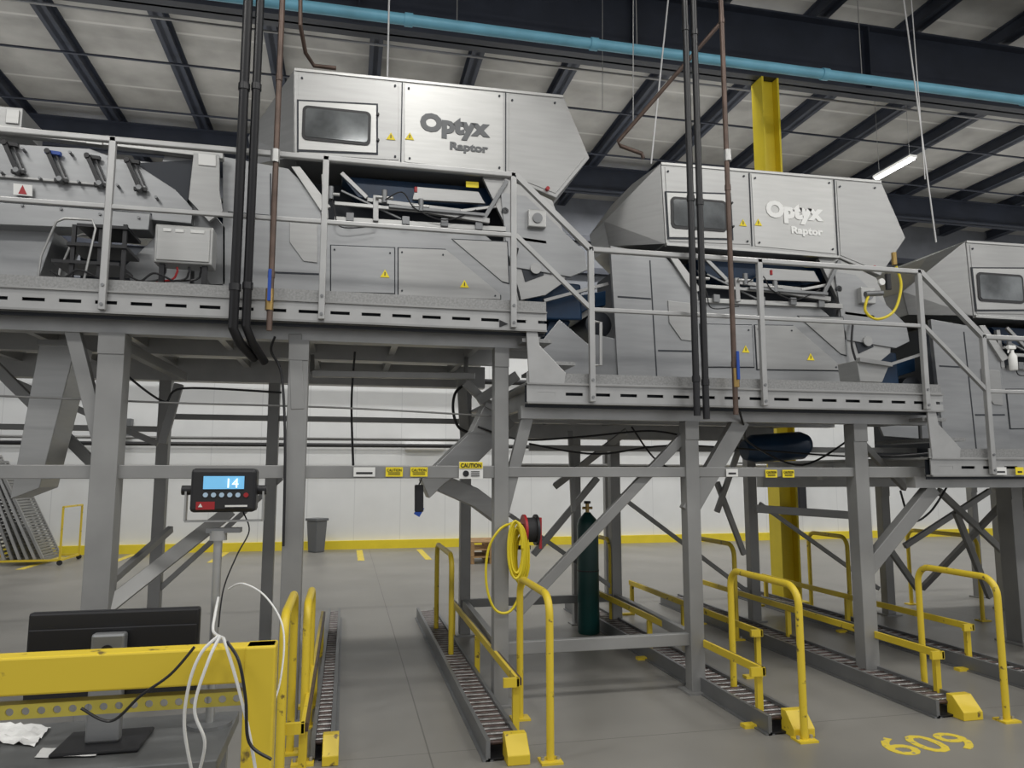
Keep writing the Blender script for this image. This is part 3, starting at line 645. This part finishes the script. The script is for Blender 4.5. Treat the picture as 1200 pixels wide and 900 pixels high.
pipe('cable',[(866,480,5.8),(872,500,6.0),(880,520,6.4),(940,545,6.6),(1000,512,6.6)],.010,BK,'black cable looping right under the second drop pipe','cable',sm=True)
pipe('service_pipe',[(-40,511,10.5),(560,516,10.5)],.02,GV,'thin grey service pipe behind the left rear columns','pipe')
pipe('service_pipe',[(600,545,10.2),(1230,549,10.2)],.025,GV,'thin grey service pipe behind the middle rear columns','pipe')
for Y_,py_,r_,l in ((18.6,521,.05,'black pipe run along the back wall, lower one'),(18.6,440,.07,'dark pipe run along the back wall, upper one')):
    z=P(300,py_,Y_).z; o=MB().cyl((-14,Y_,z),(33,Y_,z),r_,10).build('wall_pipe',BK); tag(o,l,'pipe')
for px_,py_,w_,h_,l,m_ in ((148,502,.25,.45,'small grey electrical box on the back wall at left',BN),(498,524,1.0,.15,'long pale light fixture on the back wall',WH),(938,580,.25,.8,'dark narrow panel on the back wall behind the yellow column',BK)):
    c=P(px_,py_,18.7); t=thing('wall_box',(c.x,18.7,c.z-h_/2),l,'wall box')
    MB().box2((c.x-w_/2,18.6,c.z-h_/2),(c.x+w_/2,18.8,c.z+h_/2)).build('housing',m_,t,bevel=.01)
    MB().box2((c.x-w_/2+.02,18.585,c.z-h_/2+.02),(c.x+w_/2-.02,18.6,c.z+h_/2-.02)).build('cover',m_,t,bevel=.005)
# ------------------------------------------------ hose reel
rc=P(614,621,6.0)
hr=thing('hose_reel',rc,'small red hose reel mounted by the middle column','hose reel')
MB().cyl(rc+V((-.01,0,0)),rc+V((.01,0,0)),.125,24).build('flange',RD,hr,smooth=True)
MB().cyl(rc+V((.09,0,0)),rc+V((.11,0,0)),.125,24).build('flange',BK,hr,smooth=True)
MB().cyl(rc+V((-.03,0,0)),rc+V((.13,0,0)),.05,16).build('hub',BK,hr,smooth=True)
MB().cyl(rc+V((.0,0,0)),rc+V((.1,0,0)),.10,20).build('wound_hose',RB,hr,smooth=True)
MB().bar(rc+V((.05,.0,-.14)),rc+V((-.15,0,-.14)),.05,.03).build('bracket',BK,hr)
MB().bar(rc+V((.13,-.02,-.15)),rc+V((.13,-.02,.10)),.05,.02).build('bracket',RD,hr)
pts=[]
hc=P(607,642,5.85)
for i in range(11*24):
    t=2*math.pi*i/24; k=i/24; rr=1+.14*math.sin(k*2.3)
    pts.append(hc+V((.055*math.cos(t)*rr-.03+.008*k,-.04+.012*k,.20*rr*math.sin(t)-.008*k)))
pts+=smoothpath([pts[-1],P(612,690,5.9),P(598,716,5.9),P(580,714,5.9),P(570,684,5.9),P(572,645,5.9),P(586,620,5.9),P(604,612,6.0)])
o=MB().tube(pts,.011,6).build('air_hose',HY,smooth=True); tag(o,'yellow air hose coiled and drooping below the red reel','hose')
c=P(491,600,6.1); hd=thing('hanging_scanner',c,'small black device with blue end dangling below the beam','scanner')
MB().bar(c,P(491,568,6.1),.05,.07).build('body',BK,hd,bevel=.01); MB().bar(P(488,604,6.1),P(494,594,6.1),.04,.05).build('end_cap',BLU,hd); MB().tube([P(491,568,6.1),P(500,548,6.1)],.006,6).build('cord',BK,hd)
# ------------------------------------------------ gas cylinder
c=G(690,742); H=1.22
gc=thing('gas_cylinder',c,'dark green tall gas cylinder standing under the middle platform','gas cylinder')
MB().rev([(c,.115),(c+V((0,0,.02)),.125),(c+V((0,0,H)),.125),(c+V((0,0,H+.07)),.105),(c+V((0,0,H+.13)),.05),(c+V((0,0,H+.15)),.035)],24).build('body',GN,gc,smooth=True)
MB().cyl(c+V((0,0,H+.14)),c+V((0,0,H+.26)),.022,12).cyl(c+V((-.06,0,H+.2)),c+V((.06,0,H+.2)),.016,10).build('valve',BR,gc,smooth=True)
MB().rev([(c+V((0,0,H+.25)),.04),(c+V((0,0,H+.28)),.04)],14).build('hand_wheel',BK,gc,smooth=True)
MB().cyl(c+V((0,0,.7)),c+V((0,0,.715)),.129,24).build('strap',BK,gc)
c=V((P(371,630,18.2).x,18.2,0))
gb=thing('waste_bin',c,'grey plastic waste bin against the back wall','bin')
MB().rev([(c,.19),(c+V((0,0,.72)),.24)],4).build('body',BN,gb,bevel=.02); MB().rev([(c+V((0,0,.72)),.27),(c+V((0,0,.78)),.27)],4).build('rim',BN,gb,bevel=.01)
c=V((P(572,640,15.5).x,15.5,0))
for k in range(3):
    pl=thing('pallet',c+V((0,0,k*.15)),['wooden pallet at the bottom of the small stack near the back wall','wooden pallet in the middle of the small stack','wooden pallet on top of the small stack'][k],'pallet','stacked pallets')
    z=k*.15
    for i in range(5): MB().box2((c.x-.45,15.1+i*.2,z+.12),(c.x+.45,15.22+i*.2,z+.145)).build('deck_board',WD,pl)
    for i in (-.4,0,.4): MB().box2((c.x+i-.04,15.1,z),(c.x+i+.04,16.02,z+.12)).build('stringer',WD,pl)
# leaning screens at left
YSC=16.8
for i in range(6):
    x=P(6+i*9,645,YSC).x; y=YSC; m=MB(); w=.9; hh=2.3-i*.12; lean=-.85
    a=V((x,y,.12)); up=V((lean,.0,hh)); dd=V((0,w,0))
    for s0,s1 in ((a,a+up),(a+dd,a+dd+up),(a,a+dd),(a+up,a+up+dd)): m.bar(s0,s1,.05,.05)
    for k in range(1,30): m.bar(a+up*(k/30),a+up*(k/30)+dd,.03,.04)
    o=m.build('screen_frame',GV if i%2 else GVL); tag(o,['leaning grey slatted steel screen, leftmost of the row by the yellow cart','leaning grey slatted steel screen, second from left in the row','leaning grey slatted steel screen, third from left in the row','leaning grey slatted steel screen, third from right in the row','leaning grey slatted steel screen, second from right in the row','leaning grey slatted steel screen, rightmost of the row by the cart upright'][i],'steel screen','leaning steel screens')
bx_=P(60,645,YSC).x; b=V((bx_,YSC,0)); ct=thing('storage_cart',b,'low yellow wheeled cart frame holding the leaning screens','cart')
for dx,dy in ((-1.4,-.1),(.2,-.1),(.2,1.0),(-1.4,1.0)):
    MB().cyl(b+V((dx,dy-.02,.05)),b+V((dx,dy+.02,.05)),.05,14).build('wheel',RB,ct,smooth=True)
    if dx>0: MB().bar(b+V((dx,dy,.1)),b+V((dx,dy,1.15)),.035,.035).build('upright',YE,ct)
MB().bar(b+V((.2,-.1,1.15)),b+V((.2,1,1.15)),.035,.035).build('push_bar',YE,ct)
MB().bar(b+V((-1.4,-.1,.1)),b+V((.2,-.1,.1)),.04,.04).bar(b+V((-1.4,1,.1)),b+V((.2,1,.1)),.04,.04).bar(b+V((.2,-.1,.1)),b+V((.2,1,.1)),.04,.04).bar(b+V((-1.4,-.1,.1)),b+V((-1.4,1,.1)),.04,.04).build('base_frame',YE,ct)
for i,(px_,py_) in enumerate(((52,655),(143,651),(258,648),(422,646),(496,645))):
    c=G(px_,py_+4); o=MB().box2((c.x-.07,c.y-1.2,.001),(c.x+.07,min(c.y+1.0,18.6),.004)).build('floor_stripe',FM); tag(o,['short yellow floor stripe by the leaning screens','short yellow floor stripe right of the screens','short yellow floor stripe left of the grey bin','short yellow floor stripe right of the grey bin','short yellow floor stripe left of the pallets'][i],'floor stripe','parking stripes by the back wall')
c=G(1054,886); w=G(1162,878).x-c.x
o=text('floor_number','609',(c.x,c.y,.002),.44,FM,flat=True,off=.004,width=w); tag(o,'yellow stencilled number 609 painted on the concrete floor','floor number')
# ------------------------------------------------ roller tracks
def track(px0,px1,py,yfar,lab,n=48):
    a=G(px0,py); b=G(px1,py); y0=a.y; x0,x1=a.x,b.x; H=.12
    t=thing('roller_track',((x0+x1)/2,y0,0),lab,'roller track','floor roller tracks')
    for x in (x0,x1):
        MB().box2((x-.014,y0,0),(x+.014,yfar,H+.01)).build('side_channel',ST3,t)
        MB().box2((x-.035,y0,0),(x+.035,yfar,.012)).build('channel_flange',ST3,t)
    MB().box2((x0,y0,.01),(x1,yfar,.02)).build('bed',BK,t)
    L=yfar-y0; r=.015; first=None
    for i in range(n):
        if first is None:
            y=y0+.06
            first=MB().cyl((x0+.016,y,H-.025),(x1-.016,y,H-.025),r,10).build('roller',RO,t,smooth=True)
            f2=MB().cyl((x0+.016,y,H-.025),(x1-.016,y,H-.025),r,10).build('roller',RG,t,smooth=True); f2.location.y+=L/n*.5
        else:
            for f in (first,f2):
                c=f.copy(); COL.objects.link(c); c.location.y=f.location.y+(L-.1)*i/n
    xm_=(x0+x1)/2
    m=MB(); m.prism([(xm_,y0-.10,0),(xm_,y0+.06,0),(xm_,y0+.06,.16),(xm_,y0+.0,.16),(xm_,y0-.1,.06)],((x1-x0)*.5+.04,0,0)); m.build('end_stop',YE,t,bevel=.005)
    return t
tracks=[(366,389,893,9.9,'dark roller track at left between yellow guards and the desk frame'),
(572,612,893,9.7,'dark roller track in the centre ending at the nearest yellow hoop'),
(903,945,862,9.9,'dark roller track beneath the middle platform ending by the second hoop'),
(1100,1142,842,10.0,'dark roller track running under the right columns to the third hoop'),
(1290,1322,835,10.5,'dark roller track at the right edge beyond the third hoop')]
for a in tracks: track(*a)
# ------------------------------------------------ hoops
def hoop(x,y0,y1,lab,h=1.03,r=.026):
    t=thing('guard_hoop',(x,(y0+y1)/2,0),lab,'guard hoop','yellow guard hoops')
    R=.13; pts=[V((x,y0,.01)),V((x,y0,h-R))]
    for k in range(1,7): a=math.pi/2*k/6; pts.append(V((x,y0+R-R*math.cos(a),h-R+R*math.sin(a))))
    for k in range(0,6): a=math.pi/2*k/6; pts.append(V((x,y1-R+R*math.sin(a),h-R+R*math.cos(a))))
    pts+=[V((x,y1,h-R)),V((x,y1,.01))]
    MB().tube(pts,r,12).build('tube',YE,t,smooth=True)
    MB().box2((x-.07,y0-.06,0),(x+.07,y0+.06,.014)).build('foot_plate',YE,t); MB().box2((x-.07,y1-.06,0),(x+.07,y1+.06,.014)).build('foot_plate',YE,t)
    for s in (-.05,.05): MB().cyl((x+s,y0,.014),(x+s,y0,.035),.012,8).build('anchor_bolt',GVL,t)
    return t
h1=G(645,893); hoop(h1.x,h1.y,h1.y+.85,'nearest yellow guard hoop, standing at the end of the central roller track')
h2=G(943,868); hoop(h2.x,h2.y,h2.y+.95,'yellow guard hoop at centre right, beside the second roller track end')
h3=G(1180,845); hoop(h3.x,h3.y,h3.y+.80,'yellow guard hoop at far right, behind the painted number')
h0=P(331,800,4.45); hoop(h0.x,4.45,5.3,'yellow guard hoop just behind the desk frame, seen almost edge on')
h0b=P(362,760,5.5); hoop(h0b.x,5.1,5.8,'lower yellow guard hoop left of the left roller track',.98)
def fhoop(px,Y0,Y1,lab): x=P(px,700,Y0).x; hoop(x,Y0,Y1,lab)
fhoop(529,7.3,8.5,'far yellow guard hoop behind the red hose reel'); fhoop(716,8.6,9.4,'far yellow guard hoop beside the green gas cylinder')
fhoop(862,7.7,8.6,'far yellow guard hoop left of the yellow column'); fhoop(996,8.3,9.1,'far yellow guard hoop right of the yellow column'); fhoop(1150,8.0,9.2,'far yellow guard hoop at right under the lowest platform')
def guide(x,y0,y1,z,lab,hh=.03):
    t=thing('guide_rail',(x,y0,0),lab,'guide rail','yellow lane guide rails')
    MB().box2((x-.012,y0,z-hh),(x+.012,y1,z+hh)).build('rail',YE,t,bevel=.004)
    MB().box2((x+.012,y0+.02,z-hh*.8),(x+.03,y1,z+hh*.8)).build('wear_strip',RP,t)
    MB().box2((x-.1,y0-.0,z-hh),(x+.012,y0+.03,z+hh)).build('end_return',YE,t)
    n=3
    for k in range(n):
        y=y0+.08+(y1-y0-.16)*k/(n-1)
        MB().box2((x-.022,y-.02,.0),(x+.022,y+.02,z-hh)).build('post',YE,t); MB().box2((x-.14,y-.035,0),(x+.022,y+.035,.025)).build('foot',YE,t)
guide(h1.x-.13,h1.y+.35,8.4,.40,'low yellow guide rail along the central roller track'); guide(h2.x-.14,h2.y+.25,9.2,.40,'low yellow guide rail beside the second roller track')
guide(h3.x-.2,h3.y+.35,9.4,.40,'low yellow guide rail leading to the third hoop'); guide(h0b.x+.02,4.5,8.0,.40,'low yellow guide rail left of the left roller track')
guide(h3.x+.9,6.0,9.6,.40,'low yellow guide rail at right edge under the lowest platform'); guide(h2.x+.55,6.2,9.4,.40,'low yellow guide rail below the middle of the second machine')
# ------------------------------------------------ foreground desk
YD=2.30
a=P(310,757,YD); bz=P(300,800,YD).z; xr=P(322,800,YD).x; wpost=.085
fr=thing('guard_barrier',(xr,YD,0),'yellow steel guard frame in front of the monitor at lower left','guard frame')
MB().box2((-3.2,YD,bz),(xr,YD+.07,a.z)).build('top_beam',YE,fr,bevel=.006)
MB().box2((xr-wpost,YD-.005,0),(xr,YD+.08,a.z)).build('post',YE,fr,bevel=.006)
c1=P(100,821,YD+.02).z; c2=P(100,838,YD+.02).z
MB().holed(-3.2,xr-wpost,c2,c1,YD+.02,.006,(c1-c2)*.27).build('perforated_bar',OL,fr)
MB().box2((-3.2,YD+.026,c1-.004),(xr-wpost,YD+.06,c1)).build('perforated_bar_flange',OL,fr)
ZD=1.0
xd=P(262,880,2.5).x
ds=thing('work_desk',(xd-.9,2.6,0),'grey steel work desk behind the yellow frame at lower left','desk')
MB().box2((-3.0,2.38,ZD-.04),(xd,2.84,ZD)).build('desktop',MS,ds,bevel=.004)
for x_,y_ in ((xd-.05,2.42),(xd-.05,2.8),(-2.6,2.42),(-2.6,2.8)): MB().box2((x_-.02,y_-.02,0),(x_+.02,y_+.02,ZD-.04)).build('leg',GV,ds)
MB().box2((-2.6,2.45,.3),(xd-.03,2.78,.32)).build('shelf',MS,ds)
YM=2.62
a=P(33,722,YM); b=P(229,818,YM)
mo=thing('monitor',(P(126,860,YM).x,YM+.0,ZD),'black flat computer monitor seen from behind on the desk','monitor')
zt=P(228,712,YM).z
x0=a.x;x1=b.x;zb_=b.z; xm=mo.location.x
MB().prism([(x0,YM,zb_),(x1,YM,zb_),(x1,YM,zt),(x0,YM,zt)],(0,.035,0)).build('housing',BK,mo,bevel=.008)
MB().box2((x0+.006,YM-.006,zb_+.02),(x1-.006,YM,zt-.05)).build('rear_cover',BK,mo,bevel=.004)
MB().box2((x0+.008,YM+.034,zb_+.012),(x1-.008,YM+.037,zt-.008)).build('screen',GL,mo)
nz=P(126,743,YM-.06).z
MB().box2((xm-.048,YM-.06,ZD+.01),(xm+.048,YM-.02,nz)).build('stand_neck',STL,mo,bevel=.008)
MB().cyl((xm,YM-.065,nz-.05),(xm,YM-.058,nz-.05),.018,18).build('round_mark',BK,mo)
MB().box2((xm-.12,YM-.13,ZD),(xm+.12,YM+.07,ZD+.012)).build('stand_base',BK,mo,bevel=.005)
def crumple(corners,lab,nx=10,amp=.012):
    bm=MB(); g=[]
    for i in range(nx+1):
        row=[]
        for j in range(nx+1):
            u=i/nx;v_=j/nx
            p=(corners[0].lerp(corners[1],u)).lerp(corners[3].lerp(corners[2],u),v_)
            row.append(bm.v(p+V((0,0,.002+random.random()*amp))))
        g.append(row)
    for i in range(nx):
        for j in range(nx): bm.face([g[i][j],g[i+1][j],g[i+1][j+1],g[i][j+1]])
    o=bm.build('paper_sheet',PA); tag(o,lab,'paper')
crumple([G(-20,870,ZD),G(40,876,ZD),G(60,854,ZD),G(0,850,ZD)],'crumpled white paper lying on the left end of the desk')
crumple([G(40,889,ZD),G(112,888,ZD),G(118,877,ZD),G(50,878,ZD)],'small white sheet lying in front of the monitor base',6,.004)
YI=2.70; pb=P(250,755,YI); xp=pb.x
sc=thing('weighing_indicator',(xp,YI,ZD),'black digital weighing indicator with blue display on a steel pole','scale display')
zt=P(255,626,YI).z
MB().cyl((xp,YI,ZD+.01),(xp,YI,zt),.014,16).build('pole',ST2,sc,smooth=True)
MB().cyl((xp,YI,zt-.02),(xp,YI,zt+.012),.028,16).build('collar',ST2,sc,smooth=True)
MB().cyl((xp,YI,ZD),(xp,YI,ZD+.012),.07,24).build('base_disc',ST3,sc)
a=P(224,549,YI-.05); b=P(299,600,YI-.05)
zc=(a.z+b.z)/2
body=MB().box2((a.x,YI-.05,b.z),(b.x,YI+.03,a.z)).build('housing',BK,sc,bevel=.012)
MB().bar((a.x-.02,YI,zc),(a.x-.02,YI,b.z-.03),.03,.006).bar((b.x+.02,YI,zc),(b.x+.02,YI,b.z-.03),.03,.006).box2((a.x-.02,YI-.015,b.z-.034),(b.x+.02,YI+.015,b.z-.028)).build('yoke_bracket',ST2,sc)
MB().box2((a.x+.05,YI-.02,zt+.005),(b.x-.05,YI+.04,zt+.02)).build('mounting_plate',ST3,sc)
MB().cyl((a.x-.035,YI,zc),(a.x,YI,zc),.016,12).build('yoke_knob',BK,sc,smooth=True)
MB().cyl((b.x,YI,zc),(b.x+.03,YI,zc),.016,12).build('yoke_knob',BK,sc,smooth=True)
YS=YI-.052
MB().box2((a.x+.01,YS-.002,b.z+.012),(b.x-.01,YS+.002,a.z-.012)).build('face_plate',RB,body)
l0=P(239,558,YS); l1=P(286,573,YS)
lcd=MB().box2((l0.x,YS-.006,l1.z),(l1.x,YS-.001,l0.z)).build('lcd_screen',LC,body)
c=P(267,571.5,YS); text('display_digits','14',(c.x,YS-.008,c.z),.044,LD,lcd)
for i in range(6):
    c=P(241+i*9.5,580,YS); MB().cyl((c.x,YS-.006,c.z),(c.x,YS,c.z),.008,12).build('button',BB if i!=5 else RD,body)
b2=P(258,597,YS); MB().box2((P(230,586,YS).x,YS-.003,b2.z),(P(252,586,YS).x,YS,P(228,588,YS).z)).build('red_strip',RD,body)
c=P(235,592.5,YS); MB().prism([(c.x-.007,YS-.006,c.z-.005),(c.x+.007,YS-.006,c.z-.005),(c.x,YS-.006,c.z+.007)],(0,.003,0)).build('triangle_emblem',WH,body)
c=P(264,593,YS); MB().box2((c.x,YS-.006,c.z-.003),(c.x+.07,YS-.002,c.z+.003)).build('white_mark',WH,body)
def cab(pts,r,mt,lab):
    o=MB().tube(smoothpath([P(*p) for p in pts]),r,7).build('cable',mt,smooth=True); tag(o,lab,'cable')
cab([(285,600,2.72),(292,622,2.7),(278,650,2.68),(262,690,2.68),(256,735,2.66)],.0025,RB,'thin black cable hanging from the weighing indicator')
cab([(268,690,2.66),(285,684,2.6),(312,700,2.55),(332,738,2.5),(328,800,2.45),(310,850,2.4)],.003,WH,'thin pale cable arching right of the indicator pole')
cab([(256,745,2.25),(236,765,2.24),(222,800,2.24),(216,850,2.26),(225,905,2.3)],.0045,WH,'white cable hanging left over the yellow beam')
cab([(258,745,2.25),(244,775,2.23),(228,830,2.23),(240,870,2.25),(232,910,2.3)],.0045,WH,'white cable looping beside the perforated bar')
cab([(262,748,2.25),(275,790,2.23),(290,850,2.23),(300,905,2.24)],.0045,WH,'white cable running down toward the yellow post')
cab([(262,748,2.26),(250,740,2.45),(252,720,2.62),(256,700,2.68)],.0045,WH,'short white cable tied to the indicator pole above the beam')
cab([(266,752,2.25),(280,775,2.22),(288,820,2.22),(292,870,2.22),(318,890,2.22)],.0045,BK,'black cable draped down beside the yellow post')
cab([(228,758,2.25),(200,790,2.24),(165,815,2.24),(130,845,2.27),(95,830,2.27)],.004,BK,'black cable drooping across the front of the monitor')
# ------------------------------------------------ lights
w=bpy.data.worlds.new('world'); S.world=w; w.use_nodes=True
w.node_tree.nodes['Background'].inputs[0].default_value=(.88,.89,.91,1); w.node_tree.nodes['Background'].inputs[1].default_value=.56
def lamp(loc,sx,sy,e,up=False):
    L=bpy.data.lights.new('unseen_hall_light','AREA'); L.shape='RECTANGLE'; L.size=sx; L.size_y=sy; L.energy=e; L.color=(1,.985,.95)
    o=bpy.data.objects.new('unseen_hall_light',L); o.location=loc; COL.objects.link(o)
    if up: o.rotation_euler=(math.pi,0,0)
for x in (-6,0,6,12,20):
    for y,z,sy,e in ((-2.5,8.9,1.0,220),(2.6,8.9,1.0,165),(10.2,8.75,.5,200),(16.62,8.97,.4,180)):
        lamp((x+.8,y,z),2.2,sy,e)  # assumed ceiling lamps without fixtures, rear rows kept out of sight behind girders
for x in (-4,6,16):
    lamp((x,13.5,6.3),7,2,75,True); lamp((x,1.0,6.2),7,2,70,True)  # unseen uplights added only to brighten the roof
